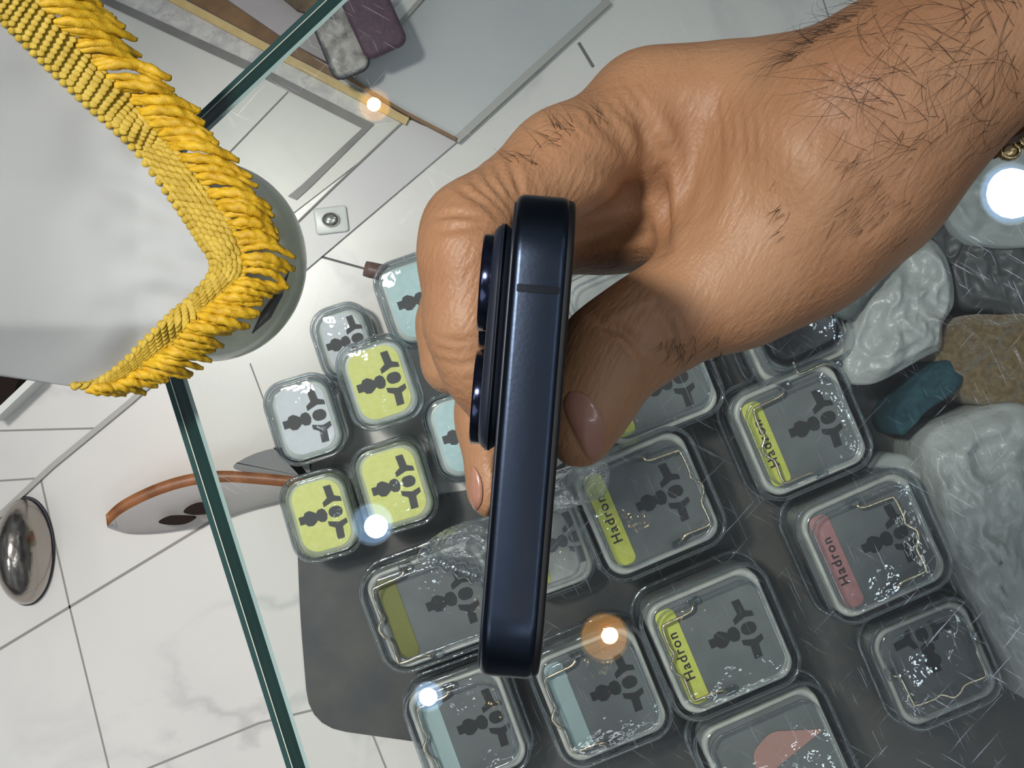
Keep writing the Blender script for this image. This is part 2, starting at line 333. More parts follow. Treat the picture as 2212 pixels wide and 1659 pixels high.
trim_line([(762, 166), (925, -20)], 9, FD-.0085, .0085, 'panel_edge')
trim_line([(985, 302), (1315, 0)], 16, FD-.0062, .0062, 'panel_edge')
trim_line([(722, 150), (870, 240), (985, 300)], 7, FD-.009, .009, 'brown_wood')
trim_line([(-20, 1130), (110, 1008), (280, 868), (420, 745)], 11, FD-.003, .003, 'panel_edge')
trim([(-30, 800), (40, 815), (30, 850), (-30, 900)], FD-.02, .02, 'hole_dark')
trim_line([(-20, 905), (75, 815)], 14, FD-.021, .021, 'panel_white')

# ------------------------------------------------------------ counter glass plate
GD = .45; GT = .012
c0 = (285, 440)
def edge_loop(off, z):
    """outline of the glass: corner under the cloth, two polished edges; off pushes it outward (metres)"""
    a = W(1300, -515, GD); c = W(*c0, GD); d_ = W(745, 1900, GD)
    n1 = (c-a).normalized(); n1 = Vector((n1.y, -n1.x, 0)); n2 = (d_-c).normalized(); n2 = Vector((n2.y, -n2.x, 0))
    s1 = -1 if n1.x > 0 else 1; s2 = -1 if n2.x > 0 else 1; n1 *= s1; n2 *= s2
    m_ = (n1+n2).normalized(); m_ = m_/m_.dot(n1)
    return [Vector((.75, .60, z)), Vector((a.x+n1.x*off, a.y+n1.y*off, z)), Vector((c.x+m_.x*off, c.y+m_.y*off, z)), Vector((d_.x+n2.x*off, d_.y+n2.y*off, z)), Vector((.75, -.50, z))]
gz = CAMZ-GD
top = edge_loop(.0, gz); 
g = empty('glass_counter_top', (0, 0, gz-GT))
tag(g, 'thick clear glass counter sheet with dark green polished edges, scratched at right', 'glass counter')
v = [p-Vector((0, 0, gz-GT)) for p in top]; me = mesh_of('glass_sheet', v, [[0, 1, 2, 3, 4]], 'counter_glass', False); link('glass_sheet', me, g)
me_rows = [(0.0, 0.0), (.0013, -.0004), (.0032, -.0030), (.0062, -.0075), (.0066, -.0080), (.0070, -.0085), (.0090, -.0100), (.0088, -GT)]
mats_r = [0, 1, 1, 1, 3, 2, 2]  # thin bright row is a highlight painted into the polished edge
mb = MB(); lp = [[p-Vector((0, 0, gz-GT)) for p in edge_loop(o_, gz+z_)] for o_, z_ in me_rows]
for k in range(len(lp)-1):
    mb.add(lp[k]+lp[k+1], [[i, i+1, 5+i+1, 5+i] for i in range(4)], mats_r[k])
link('polished_edge', mb.mesh('polished_edge', ['edge_light', 'green_edge', 'edge_dark', 'edge_glint'], False), g)

# ------------------------------------------------------------ lamps that the glass mirrors, then lamps added out of view
def lamp(px, py, h, r, rb, coldisc, colbulb, st_d, st_b, label, warm=False, off=(0, 0)):
    T = 2*GD+h; p = Vector(((px-CX)/F*T, (CY-py)/F*T, CAMZ+h))
    o = empty('ceiling_downlight', p); tag(o, label, 'ceiling light')
    v, f = loft([[(x*rr, y*rr, zz) for x, y in [(math.cos(2*math.pi*i/28), math.sin(2*math.pi*i/28)) for i in range(28)]] for rr, zz in ((r*1.12, .02), (r*1.12, 0), (r, 0), (r*.96, .006), (r*.5, .02))], False, False)
    mb = MB(); mb.add(v, f, 0); mb.add([(x*r*.98, y*r*.98, .008) for x, y in [(math.cos(2*math.pi*i/28), math.sin(2*math.pi*i/28)) for i in range(28)]], [list(range(28))[::-1]], 1)
    key = 'lamp_disc_%s' % ('warm' if warm else 'cool')
    if key not in MATS: emit(key, coldisc, st_d)
    link('housing', mb.mesh('housing', ['panel_white', key]), o)
    kb = 'lamp_bulb_%s' % ('warm' if warm else 'cool')
    if kb not in MATS: emit(kb, colbulb, st_b)
    v, f = ellip((off[0]*r, off[1]*r, -.002), rb, rb, rb*.6, None, 16, 10); link('bulb', mesh_of('bulb', v, f, kb), o)
lamp(803, 1132, 1.2, .031, .017, (.45, .7, 1), (.9, .95, 1), 6, 60, 'cool white ceiling downlight mirrored over the yellow cases', off=(.2, -.1))
lamp(925, 1505, 1.2, .022, .013, (.7, .9, .7), (1, 1, .95), 6, 60, 'small white ceiling downlight mirrored by the lowest left case')
lamp(1306, 1378, 1.2, .036, .012, (1, .52, .12), (1, .75, .35), 5.5, 90, 'orange ceiling downlight mirrored in the middle of the glass', True, off=(.2, .1))
lamp(808, 226, 1.2, .024, .010, (1, .52, .12), (1, .75, .35), 3, 90, 'orange ceiling downlight mirrored beside the gold trim', True)
lamp(2185, 418, 1.2, .045, .036, (.45, .7, 1), (.9, .95, 1), 6, 60, 'large cool white ceiling downlight mirrored near the wrist')
lamp(2360, 640, 1.2, .05, .03, (.45, .7, 1), (.9, .95, 1), 6, 60, 'large cool white lamp added off the right side for scratch glare')  # added out of view so the scratches at right catch light
lamp(2120, 1740, 1.2, .05, .035, (.45, .7, 1), (.9, .95, 1), 6, 60, 'large cool white lamp added below the frame for scratch glare')  # added beyond the lower edge to make the scratches there glare

emit('tube_glow', (.92, .96, 1), 26)
def added_tube(loc, rz, ln, label):  # tubes added out of view to give the clear plastic long highlights
    o = empty('streak_tube_light', loc, rz); tag(o, label, 'ceiling light')
    v, f = rslab(ln+.04, .08, .01, .01, .05, .004, 4); link('housing', mesh_of('housing', v, f, 'panel_white'), o)
    v, f = tube([(-ln/2, 0, 0), (ln/2, 0, 0)], .016, 16); link('glowing_tube', mesh_of('glowing_tube', v, f, 'tube_glow'), o)
added_tube((-1.0, .25, 2.2), math.radians(65), .7, 'white tube light added out of view at left for streaks in the plastic')
added_tube((.35, -.95, 2.2), math.radians(15), .7, 'white tube light added out of view at the lower side for streaks in the plastic')
added_tube((.95, -.3, 2.2), math.radians(100), .5, 'white tube light added out of view at right for streaks in the plastic')

# ------------------------------------------------------------ grey mat under the cases
def rounded_poly(P, r=.35, seg=5):
    out_ = []; n = len(P)
    for i in range(n):
        a, b_, c = Vector(P[i-1]), Vector(P[i]), Vector(P[(i+1) % n]); rr = P[i][2] if len(P[i]) > 2 else 30
        a = Vector(a[:2]); b_ = Vector(b_[:2]); c = Vector(c[:2]); p = b_+(a-b_).normalized()*rr; q = b_+(c-b_).normalized()*rr
        for k in range(seg+1):
            t = k/seg; out_.append(tuple((1-t)**2*p+2*t*(1-t)*b_+t*t*q))
    return out_
mat = poly_slab(rounded_poly([(640, 1120, 20), (648, 1330, 80), (668, 1570, 80), (1080, 1628, 30), (1180, 1760, 30), (2300, 1760, 60), (2300, 760, 20), (1750, 560, 40), (1180, 1030, 60)]), FD-.0015, .0015, 'display_mat', 'mat_grey')
tag(mat, 'dark grey rounded mat lying under the clear cases', 'mat')

# ------------------------------------------------------------ clear cases
CACHE = {}
def cached(key, fn):
    if key not in CACHE: CACHE[key] = fn()
    return CACHE[key]
def slots(s):
    """universal socket openings: two T slots, a round pair and a long double keyhole (local metres)"""
    def poly(p): return [(x*s, y*s, 0) for x, y in p]
    parts = []
    T = [(-.0, .0), (.0055, .0), (.0062, -.0085), (.0105, -.0105), (.0105, -.0140), (.0045, -.0125), (-.0035, -.0150), (-.0035, -.0115), (.0006, -.0090)]
    parts.append([(x+.0065, y+.0205) for x, y in T])
    parts.append([(x+.0065, -(y+.0205)) for x, y in T])
    parts.append(rrect(.0105, .0082, .0041, 5, .0105, .0))
    def blob(cx, r): return [(cx+r*math.cos(a), r*math.sin(a)*.95) for a in [2*math.pi*i/18 for i in range(18)]]
    k = [(-.0175, -.0030), (-.0135, -.0030), (-.0120, -.0052), (-.0085, -.0058), (-.0055, -.0040), (-.0040, -.0026), (-.0020, -.0046), (.0012, -.0050), (.0030, -.0034), (.0040, 0),
         (.0030, .0034), (.0012, .0050), (-.0020, .0046), (-.0040, .0026), (-.0055, .0040), (-.0085, .0058), (-.0120, .0052), (-.0135, .0030), (-.0175, .0030)]
    parts.append(k)
    mb = MB()
    for P in parts:
        n = len(P); mb.add([(x*s, y*s, 0) for x, y in P]+[(x*s, y*s, .0004) for x, y in P], [[n+i for i in range(n)]]+[[i, (i+1) % n, n+(i+1) % n, n+i] for i in range(n)], 0)
    return mb
def slot_mesh(s, mat_, sx=1):
    def fn():
        mb = slots(s); me = mb.mesh('socket_slots', [mat_], False)
        if sx != 1: me.transform(Matrix.Diagonal((sx, 1, 1, 1)))
        bm = bmesh.new(); bm.from_mesh(me); bmesh.ops.recalc_face_normals(bm, faces=bm.faces); bmesh.ops.triangulate(bm, faces=[f_ for f_ in bm.faces if len(f_.verts) > 4]); bm.to_mesh(me); bm.free(); return me
    return cached(('slots', s, mat_, sx), fn)

def small_case(px, py, D, base, w, h, rot, paper, label, body='body_pale', slot=.77):
    """sealed clear case, coloured card on its face"""
    H = base-D; p = W(px, py, D); e = empty('plastic_case', (p.x, p.y, CAMZ-base), math.radians(rot)); tag(e, label, 'plastic case', 'small clear cases with coloured face cards')
    def shell():
        v, f = rslab(w, h, .013, 0, H, .0045, 8, .002); return mesh_of('clear_shell', v, f, 'clear_shell')
    link('clear_shell', cached(('ss', w, h, H), shell), e)
    def body_():
        v, f = rslab(w-.005, h-.005, .011, .001, H-.0045, .003, 8, .002); return mesh_of('inner_body', v, f, body)
    link('inner_body', cached(('sb', w, h, H, body), body_), e)
    def rim():
        mb = MB(); P = rrect(w-.0012, h-.0012, .0125, 10); v, f = tube([(x, y, H-.004) for x, y in P], .0011, 8, True); mb.add(v, f)
        P = rrect(w-.0065, h-.0065, .0105, 10); v, f = tube([(x, y, H-.0008) for x, y in P], .0007, 8, True); mb.add(v, f); return mb.mesh('rim', ['clear_rim'])
    link('rim', cached(('sr', w, h, H), rim), e)
    def card():
        v, f = rslab(w-.0125, h-.0115, .009, H-.0044, H-.0040, .0001, 8); return mesh_of('face_card', v, f, paper)
    c = link('face_card', cached(('sc', w, h, H, paper), card), e)
    s = link('socket_slots', slot_mesh(slot, 'slot_mid'), c, (.0005, 0, H-.0038))
    return e
P_y, P_w, P_b = 'paper_yellow', 'paper_white', 'paper_blue'
G1 = 'small clear cases with coloured face cards'
small_case(818, 826, .835, .862, .0425, .051, 18, P_y, 'clear case with yellow face, highest of the yellow ones, under the fingertips', 'body_pale')
small_case(657, 906, .85, FD, .0415, .050, 17, P_w, 'clear case with white face at far left of the cluster', 'body_pale')
small_case(692, 1115, .85, FD, .0415, .051, 16, P_y, 'clear case with yellow face, lowest left above the grey mat', 'body_green')
small_case(850, 1050, .845, FD, .0435, .052, 17, P_y, 'clear case with yellow face touched by the cool lamp reflection', 'body_green')
small_case(744, 738, .875, FD, .036, .045, 18, P_w, 'clear case with white face tucked under a yellow case', 'body_pale', .68)
small_case(905, 645, .85, FD, .0455, .052, 19, P_b, 'clear case with pale blue face left of the bent finger', 'body_pale')
small_case(1003, 938, .85, FD, .0425, .052, 17, P_b, 'clear case with pale blue face half hidden by fingertips', 'body_pale')

def txt_mesh():
    cu = bpy.data.curves.new('lettering', 'FONT'); cu.body = 'Hadron'; cu.size = .0078; cu.space_character = 1.22; cu.align_x = 'CENTER'; cu.align_y = 'CENTER'; cu.offset = .00012; cu.extrude = .0001
    o = bpy.data.objects.new('t', cu); COL.objects.link(o); dg = bpy.context.evaluated_depsgraph_get(); me = bpy.data.meshes.new_from_object(o.evaluated_get(dg)); bpy.data.objects.remove(o)
    me.name = 'lettering'; me.materials.clear(); me.materials.append(MATS['ink']); return me
WIRE = [(.006, .026, -.006), (.004, .0255, -.001), (.001, .0225, 0), (-.013, .0215, 0), (-.0165, .020, 0), (-.0172, .009, .0), (-.0165, .0045, 0), (-.0205, -.001, 0), (-.0195, -.006, 0), (-.0165, -.0105, 0), (-.0168, -.0215, 0), (-.0145, -.0238, 0), (-.002, -.0238, 0), (.002, -.026, -.001), (.004, -.0275, -.006)]
def large_case(px, py, D, base, w, h, rot, strip, label, wire='left', text=True, inner=(.80, .82), card='card_grey', slotmat='slot_dark', slot=.84, wdx=0.0, noslots=False):
    """hinged clear case with grey liner card, a coloured strip and a bent wire bail"""
    H = base-D; p = W(px, py, D); e = empty('hinged_case', (p.x, p.y, CAMZ-base), math.radians(rot)); tag(e, label, 'plastic case', 'hinged clear cases with wire bails')
    def shell():
        mb = MB(); v, f = rslab(w, h, .015, 0, H, .007, 9, .003, k=6); mb.add(v, f); return mb.mesh('clear_shell', ['clear_shell'])
    link('clear_shell', cached(('ls', w, h, H), shell), e)
    def rim():
        mb = MB()
        for (dw, z_, r_, rr) in ((-.0010, H-.0075, .0145, .0011), (.0030, H*.45, .0165, .0012), (.0016, H*.45-.004, .0155, .0008), (-.0165, H-.001, .0095, .0008)):
            P = rrect(w+dw, h+dw, r_, 10); v, f = tube([(x, y, z_+.0006*noise.noise(Vector((x*60, y*60, dw*900)))) for x, y in P], rr, 8, True); mb.add(v, f)
        return mb.mesh('rim', ['clear_rim'])
    link('rim', cached(('lr', w, h, H), rim), e)
    iw, ih = w*inner[0], h*inner[1]
    def liner():
        L_ = [[(x, y, z_) for x, y in rrect(iw+d, ih+d, .010, 9)] for d, z_ in ((.0065, H*.4), (.0060, H-.011), (.0040, H-.0095), (.0005, H-.0105), (-.001, H-.015))]
        v, f = loft(L_, False, False); return mesh_of('liner', v, f, 'clear_film' if False else 'liner_white')
    link('liner', cached(('ll', iw, ih, H), liner), e)
    def cd():
        v, f = rslab(iw, ih, .009, H-.0135, H-.0120, .0003, 8); return mesh_of('backing_card', v, f, card)
    c = link('backing_card', cached(('lc', iw, ih, H, card), cd), e)
    if not noslots: link('socket_slots', slot_mesh(slot, slotmat), c, (.009, 0, H-.0119))
    if strip:
        def st():
            v, f = rslab(.0115, ih-.004, .004, 0, .0003, .0001, 6); return mesh_of('label_strip', v, f, strip)
        s = link('label_strip', cached(('st', ih, strip), st), e, (-iw/2+.0078, 0, H-.0118))
        if text: t = link('lettering', cached('txt', txt_mesh), s, (0, 0, .0004), math.pi/2)
    if wire:
        def wr():
            v, f = tube(catmull(WIRE, 4), .00085, 8); return mesh_of('wire_bail', v, f, 'wire_metal')
        wo = link('wire_bail', cached('wire', wr), e, (wdx, 0, H-.0045))
        if wire == 'right': wo.scale = (-1, 1, 1)
        def cl():
            v, f = rslab(.0075, .0040, .0012, -.002, .002, .0006, 4); return mesh_of('hinge_clip', v, f, 'clear_lens')
        for s_ in (1, -1): link('hinge_clip', cached('clips', cl), e, (wdx+(-.005 if wire == 'right' else .005), s_*.0268, H-.008))
    return e
large_case(1895, 1183, .815, FD, .074, .072, 24, 'strip_pink', 'clear case with pink strip lettered in black, right of centre', 'right', wdx=.004)
large_case(1735, 930, .825, FD, .070, .066, 23, 'strip_yellow', 'clear case with yellow lettered strip below the black adapter', wdx=-.004)
large_case(1400, 1092, .825, FD, .076, .072, 23, 'strip_yellow', 'clear case with yellow lettered strip below the thumb tip', 'right', wdx=.012)
large_case(1560, 1392, .815, FD, .076, .073, 23, 'strip_yellow', 'clear case with yellow strip beside the orange lamp reflection', wdx=-.010)
large_case(1300, 1508, .835, FD, .069, .070, 22, 'strip_blue', 'clear case with pale blue strip under the end of the phone', text=False, wdx=-.010)
large_case(1008, 1582, .840, FD, .062, .066, 20, 'strip_blue', 'clear case at the lower left with a white lamp reflection', text=False, wdx=-.006)
large_case(940, 1312, .835, FD, .078, .062, 20, 'strip_olive', 'clear case with olive strip left of the phone over the grey mat', text=False, wdx=-.014)
large_case(2030, 1440, .845, FD, .066, .064, 113, None, 'clear case turned sideways below the pink strip case', text=False)
large_case(1412, 840, .835, FD, .076, .053, 22, 'strip_yellow', 'clear case mostly hidden behind the thumb', None, text=False)
large_case(1185, 1185, .855, FD, .046, .056, 20, 'strip_yellow', 'clear case seen beside the phone edge above the orange reflection', None, text=False, card='liner_white', slotmat='card_grey', slot=.75)
large_case(1690, 1665, .835, FD, .082, .080, 24, None, 'clear case with pink and grey lining at the bottom edge', None, text=False, noslots=True)
large_case(1322, 642, .845, FD, .062, .044, 24, None, 'clear case glimpsed between phone and thumb web', None, text=False, card='liner_white', noslots=True)
e = large_case(1722, 712, .83, FD, .062, .052, 24, None, 'clear case holding the black adapter below the hand', 'left', text=False, noslots=True, wdx=.008)
v, f = rslab(.046, .027, .0125, 0, .0095, .005, 10, .002, k=6)
ad = link('power_adapter', mesh_of('power_adapter', v, f, 'black_plastic'), None, W(1730, 722, .842)); ad.rotation_euler = (0, 0, math.radians(24)); ad.location.z = CAMZ-.8415
tag(ad, 'glossy black rounded adapter inside the clear case under the hand', 'adapter')
# pink/grey shapes inside the bottom case
o = poly_slab(rounded_poly([(1625, 1625, 20), (1665, 1580, 20), (1780, 1575, 10), (1700, 1640, 20), (1640, 1690, 10)]), .846, .0006, 'folded_paper', 'pink_paper'); tag(o, 'folded pinkish paper in the clear case at bottom edge', 'paper')
# crinkled film piece and ribbed clear peg beside the phone
def film(name, P, D, amp, label, cat, mat_='clear_film', seed=0, scale=60, thick=.0008, bulge=0, rings=26, base=None):
    outl = catmull([(x, y, 0) for x, y in P], 8, True); n = len(outl); c = sum(outl, Vector())/n; v = []; f = []
    for k in range(rings+1):
        t = k/rings
        for q in outl:
            x = c.x+(q.x-c.x)*t; y = c.y+(q.y-c.y)*t; w_ = W(x, y, D)
            s_ = Vector((x/150+seed, y/150, seed*1.7)); fade = min(1, (1-t)*4+.15)
            w_.z += amp*(ridged(s_, 1.3)*.6+ridged(s_*2.1+Vector((3, 1, 0)), 1.2)*.35+ridged(s_*4.3+Vector((1, 7, 2)), 1.1)*.30+noise.noise(s_*9)*.12)*fade+bulge*(1-t*t)
            v.append(w_)
    for k in range(rings):
        for i in range(n):
            j = (i+1) % n; f.append([k*n+i, (k+1)*n+i, (k+1)*n+j, k*n+j])
    if base is not None:
        m0 = len(v)
        for i in range(n): q = v[rings*n+i]; v.append(Vector((q.x, q.y, CAMZ-base)))
        for i in range(n): j = (i+1) % n; f.append([rings*n+i, m0+i, m0+j, rings*n+j])
    me = mesh_of(name, v, f, mat_); o = link(name, me); tag(o, label, cat)
    if base is None:
        md = o.modifiers.new('s', 'SOLIDIFY'); md.thickness = thick
    return o
film('plastic_film', [(905, 1195), (975, 1140), (1090, 1110), (1200, 1085), (1300, 1075), (1310, 1000), (1220, 1010), (1130, 1060), (1130, 1190), (1060, 1235), (960, 1225)], .806, .008, 'crinkled clear plastic film passing behind the phone', 'plastic film', seed=3)
mb = MB(); pl = [W(905+i*8.5, 1195+i*3.4, .800) for i in range(18)]
v, f = tube(pl, [.0042+.0014*math.sin(i*1.9) for i in range(18)], 12); mb.add(v, f)
o = link('plastic_tube', mb.mesh('plastic_tube', ['clear_rim'])); tag(o, 'short ribbed clear plastic tube left of the phone', 'plastic tube')

# ------------------------------------------------------------ bags and soft things at right
film('plastic_bag', [(1850, 640), (1935, 560), (2000, 515), (2045, 560), (2060, 650), (2035, 700), (2030, 750), (1990, 775), (1880, 830), (1820, 800)], .84, .010, 'crumpled white plastic bag just below the wrist', 'bag', 'bag_white', 5, bulge=.006, base=FD-.001)
film('plastic_bag', [(1990, 960), (2060, 905), (2230, 890), (2260, 1200), (2250, 1520), (2160, 1400), (2080, 1250), (2010, 1100)], .84, .013, 'large pale plastic bag along the right edge', 'bag', 'bag_white', 9, bulge=.004, base=FD-.001)
film('plastic_bag', [(1880, 1010), (1960, 985), (2060, 1090), (2120, 1290), (2100, 1310), (2000, 1150), (1920, 1100)], .853, .008, 'thin grey plastic bag between the cases and pale bag', 'bag', 'bag_pale', 15, base=FD-.001)
film('plastic_bag', [(2050, 400), (2130, 300), (2260, 240), (2280, 500), (2120, 530), (2050, 480)], .84, .006, 'smooth grey plastic bag beside the bracelet', 'bag', 'bag_pale', 11, base=FD-.001)
film('carrier_bag', [(1780, 640), (1880, 540), (2000, 420), (2040, 390), (2055, 410), (2030, 460), (1960, 540), (1870, 650), (1830, 690)], .828, .006, 'dark grey folded bag sticking out from behind the wrist', 'bag', 'bag_dark', 13, base=FD-.001)
film('cloth_bundle', [(1960, 850), (2030, 780), (2075, 800), (2070, 840), (2000, 890), (1950, 940), (1930, 900)], .846, .006, 'dark teal cloth bundle at right of the yellow strip case', 'cloth', 'fabric_teal', 17, base=FD-.001)
film('plush_cloth', [(2020, 760), (2060, 690), (2150, 680), (2250, 700), (2260, 890), (2160, 885), (2080, 850)], .85, .010, 'fuzzy brown plush cloth above the pale bag', 'cloth', 'fuzzy_brown', 21, base=FD-.001)
film('black_pouch', [(1990, 500), (2030, 440), (2090, 500), (2060, 570), (2020, 530)], .852, .004, 'small black pouch between grey bag and wrist', 'pouch', 'backing_dark', 23, base=FD-.001)
film('foil_pack', [(2065, 540), (2130, 470), (2260, 440), (2260, 680), (2150, 670), (2070, 650)], .852, .006, 'shiny dark foil pack under the scratched glass', 'pack', 'backing_dark', 27, base=FD-.001)

# ------------------------------------------------------------ onyx bowl and fringed cloth
ctr = W(478, 575, .45); prof = [(.0, -.0), (.018, 0), (.0235, .004), (.0262, .011), (.0268, .017), (.0262, .023), (.0240, .029), (.019, .034), (.010, .036), (.0, .0365)]
v = []; f = []; n = 48
for r_, z_ in prof:
    for i in range(n): a = 2*math.pi*i/n; v.append((r_*math.cos(a), r_*1.06*math.sin(a), z_))
for k in range(len(prof)-1):
    for i in range(n): j = (i+1) % n; f.append([k*n+i, k*n+j, (k+1)*n+j, (k+1)*n+i])
bw = link('stone_bowl', mesh_of('stone_bowl', v, f, 'onyx'), None, ctr); bw.scale = (1.06, 1.04, 1); bw.modifiers.new('s', 'SUBSURF').levels = 1; bw.modifiers['s'].render_levels = 1
tag(bw, 'polished pale green stone bowl under the corner of the white cloth', 'bowl')
v, f = tube([W(545, 720, .413), W(575, 680, .4125), W(603, 635, .413), W(625, 585, .4145)], [.0002, .0016, .0011, .0001], 8); th = link('leaf_chip', mesh_of('leaf_chip', v, f, 'thorn'), None); tag(th, 'thin dark pointed chip lying on the stone bowl', 'chip')

# cloth: surface height over image coords
def clothD(x, y):
    d = math.hypot((x-470)/1.0, (y-570))/260
    D = .408-.010*math.exp(-d*d)-.018*max(0, (300-x)/300)-.010*max(0, (400-y)/400)
    if y > 700: D += .00009*(y-700)
    D += .0030*noise.noise(Vector((x/110, y/70, 1)))*math.exp(-((x-360)/150)**2)+.0016*noise.noise(Vector((x/260, y/150, 4)))
    return D
inner = [(-60, -35), (0, 34), (91, 128), (189, 223), (287, 314), (372, 426), (430, 512), (462, 575), (422, 635), (368, 682), (314, 736), (257, 793), (203, 827), (142, 832)]
low = [(100, 811), (-60, 792)]
spine = catmull([(x, y, 0) for x, y in inner], 6)
cl = empty('fringed_cloth', W(150, 400, .41)); tag(cl, 'white cloth with a woven gold border and fringe, draped over the glass corner', 'cloth')
off = cl.location.copy()
v = []; f = []; NX = 40; pts = spine; n = len(pts)
edge = [Vector((p.x+12, p.y, 0)) for p in pts]
left = []
for i, p in enumerate(edge):
    t = i/(n-1); left.append(Vector((-140, -80+t*870, 0)))
for i in range(n):
    for j in range(NX+1):
        q = left[i].lerp(edge[i], j/NX); v.append(W(q.x, q.y, clothD(q.x, q.y)+.0008)-off)
for i in range(n-1):
    for j in range(NX): a = i*(NX+1)+j; f.append([a, a+NX+1, a+NX+2, a+1])
o = link('cloth_panel', mesh_of('cloth_panel', v, f, 'cloth_white'), cl); md = o.modifiers.new('s', 'SOLIDIFY'); md.thickness = .0006; md.offset = 1
# woven border: width tapers round the corner
outer = [(30, -60), (98, 13), (189, 115), (290, 216), (365, 304), (436, 385), (507, 490), (532, 585), (486, 630), (425, 690), (372, 743), (321, 782), (262, 825), (190, 842)]
sin_, sout = catmull([(x, y, 0) for x, y in inner], 12), catmull([(x, y, 0) for x, y in outer], 12)
mb = MB(); rows = 7; acc = 0; last = None; stations = []
for a, b_ in zip(sin_, sout):
    m_ = (a+b_)/2
    if last is None or (m_-last).length > 15: stations.append((a, b_)); last = m_
for i in range(len(stations)-1):
    a, b_ = stations[i]; a2, b2 = stations[i+1]
    for r_ in range(rows):
        t = (r_+.5)/rows; st_ = .5 if r_ % 2 else 0
        c = a.lerp(b_, t).lerp(a2.lerp(b2, t), st_); tdir = (a2.lerp(b2, t)-a.lerp(b_, t)); wdt = (b_-a).length/rows
        D = clothD(c.x, c.y)-.0008-.0006*math.sin(math.pi*t); p = W(c.x, c.y, D)-off
        ang = math.atan2(-tdir.y, tdir.x); k = D/F
        M = Matrix.Rotation(ang+.30, 3, 'Z'); v, f = ellip(p, max(tdir.length, 6)*.74*k, wdt*.66*k, .0004, M, 10, 6); mb.add(v, f)
    D = clothD(a.x, a.y)-.0004; p = W(a.x-2, a.y+2, D)-off; v, f = ellip(p, 10*D/F, 10*D/F, .0010, None, 10, 6); mb.add(v, f)
# backing ribbon
k0 = len(mb.v); vv = []
for a, b_ in zip(sin_, sout): vv += [W(a.x, a.y, clothD(a.x, a.y)-.0003)-off, W(b_.x, b_.y, clothD(b_.x, b_.y)-.0003)-off]
mb.add(vv, [[2*i, 2*i+1, 2*i+3, 2*i+2] for i in range(len(sin_)-1)])
link('woven_border', mb.mesh('woven_border', ['gold_braid']), cl)
NS = 86
cum = [0]
for i in range(1, len(sout)): cum.append(cum[-1]+((sout[i]+sin_[i])/2-(sout[i-1]+sin_[i-1])/2).length)
def wob(i, k): return noise.noise(Vector((i*.37, k, 5)))
for s_ in range(NS):
    target = cum[-1]*s_/(NS-1); i = min(range(len(cum)), key=lambda q: abs(cum[q]-target)); a = sout[i]
    start = a.lerp(Vector((sin_[i].x, sin_[i].y, 0)), .10); low_ = a.y > 600; lnn = (random.uniform(95, 118) if low_ else 172-.10*max(0, a.y)+random.uniform(-22, 10))
    if a.x < 300 and low_: lnn *= .8
    th_ = math.radians(random.uniform(2, 14) if low_ else random.uniform(6, 18)); end = start+Vector((math.cos(th_), math.sin(th_), 0))*lnn
    nrm = Vector((math.sin(th_), -math.cos(th_), 0)); bw_ = random.uniform(10, 20) if not low_ else random.uniform(-4, 8); lift = random.uniform(.0004, .0032); rr = random.uniform(.00105, .00150)
    P = []; NK = 34
    for k in range(NK):
        t = k/(NK-1); q = start.lerp(end, t)+nrm*(bw_*math.sin(math.pi*min(1, t*1.05))**.8+3*wob(s_, t*3)); D = clothD(q.x, q.y)-.0007-lift*math.sin(math.pi*t**.8)+.0016*t*t; P.append(W(q.x, q.y, D)-off)
    v, f = tube(P, [rr*max(.30, math.sin(math.pi*(.16+.72*k/(NK-1)))**.6) for k in range(NK)], 14)
    v2 = []; ph0 = random.uniform(0, 6)
    for k in range(NK):
        for j in range(14):
            p = Vector(v[k*14+j]); c = P[k]; an = 2*math.pi*j/14; g_ = .13*math.cos(2*an-k*.75+ph0)+.05*math.sin(5*an+k*1.3)+.10*wob(s_*3+j*.3, k*.4); v2.append(c+(p-c)*(1+g_))
    link('fringe_strand', mesh_of('fringe_strand', v2, f, 'gold_yarn'), cl)

# ------------------------------------------------------------ things outside the glass at left
o = empty('metal_bowl', W(58, 1190, FD)); tag(o, 'oval brushed metal bowl on the white tiles at left', 'bowl')
k = FD/F; v = []; f = []; n = 48; prof = [(1.0, 0), (1.02, .004), (.98, .010), (.86, .019), (.66, .026), (.40, .030), (.15, .032), (0, .0322)]
for r_, z_ in prof:
    for i in range(n): a = 2*math.pi*i/n; v.append((r_*58*k*math.cos(a), r_*113*k*math.sin(a), z_))
for q in range(len(prof)-1):
    for i in range(n): j = (i+1) % n; f.append([q*n+i, q*n+j, (q+1)*n+j, (q+1)*n+i])
c_ = link('dome', mesh_of('dome', v, f, 'chrome_dark'), o); c_.rotation_euler = (0, 0, .03); c_.modifiers.new('s', 'SUBSURF').render_levels = 1
v, f = tube([(59*k*math.cos(a), 115*k*math.sin(a), .001) for a in [2*math.pi*i/60 for i in range(60)]], .0009, 8, True); link('lip', mesh_of('lip', v, f, 'case_rim'), o)

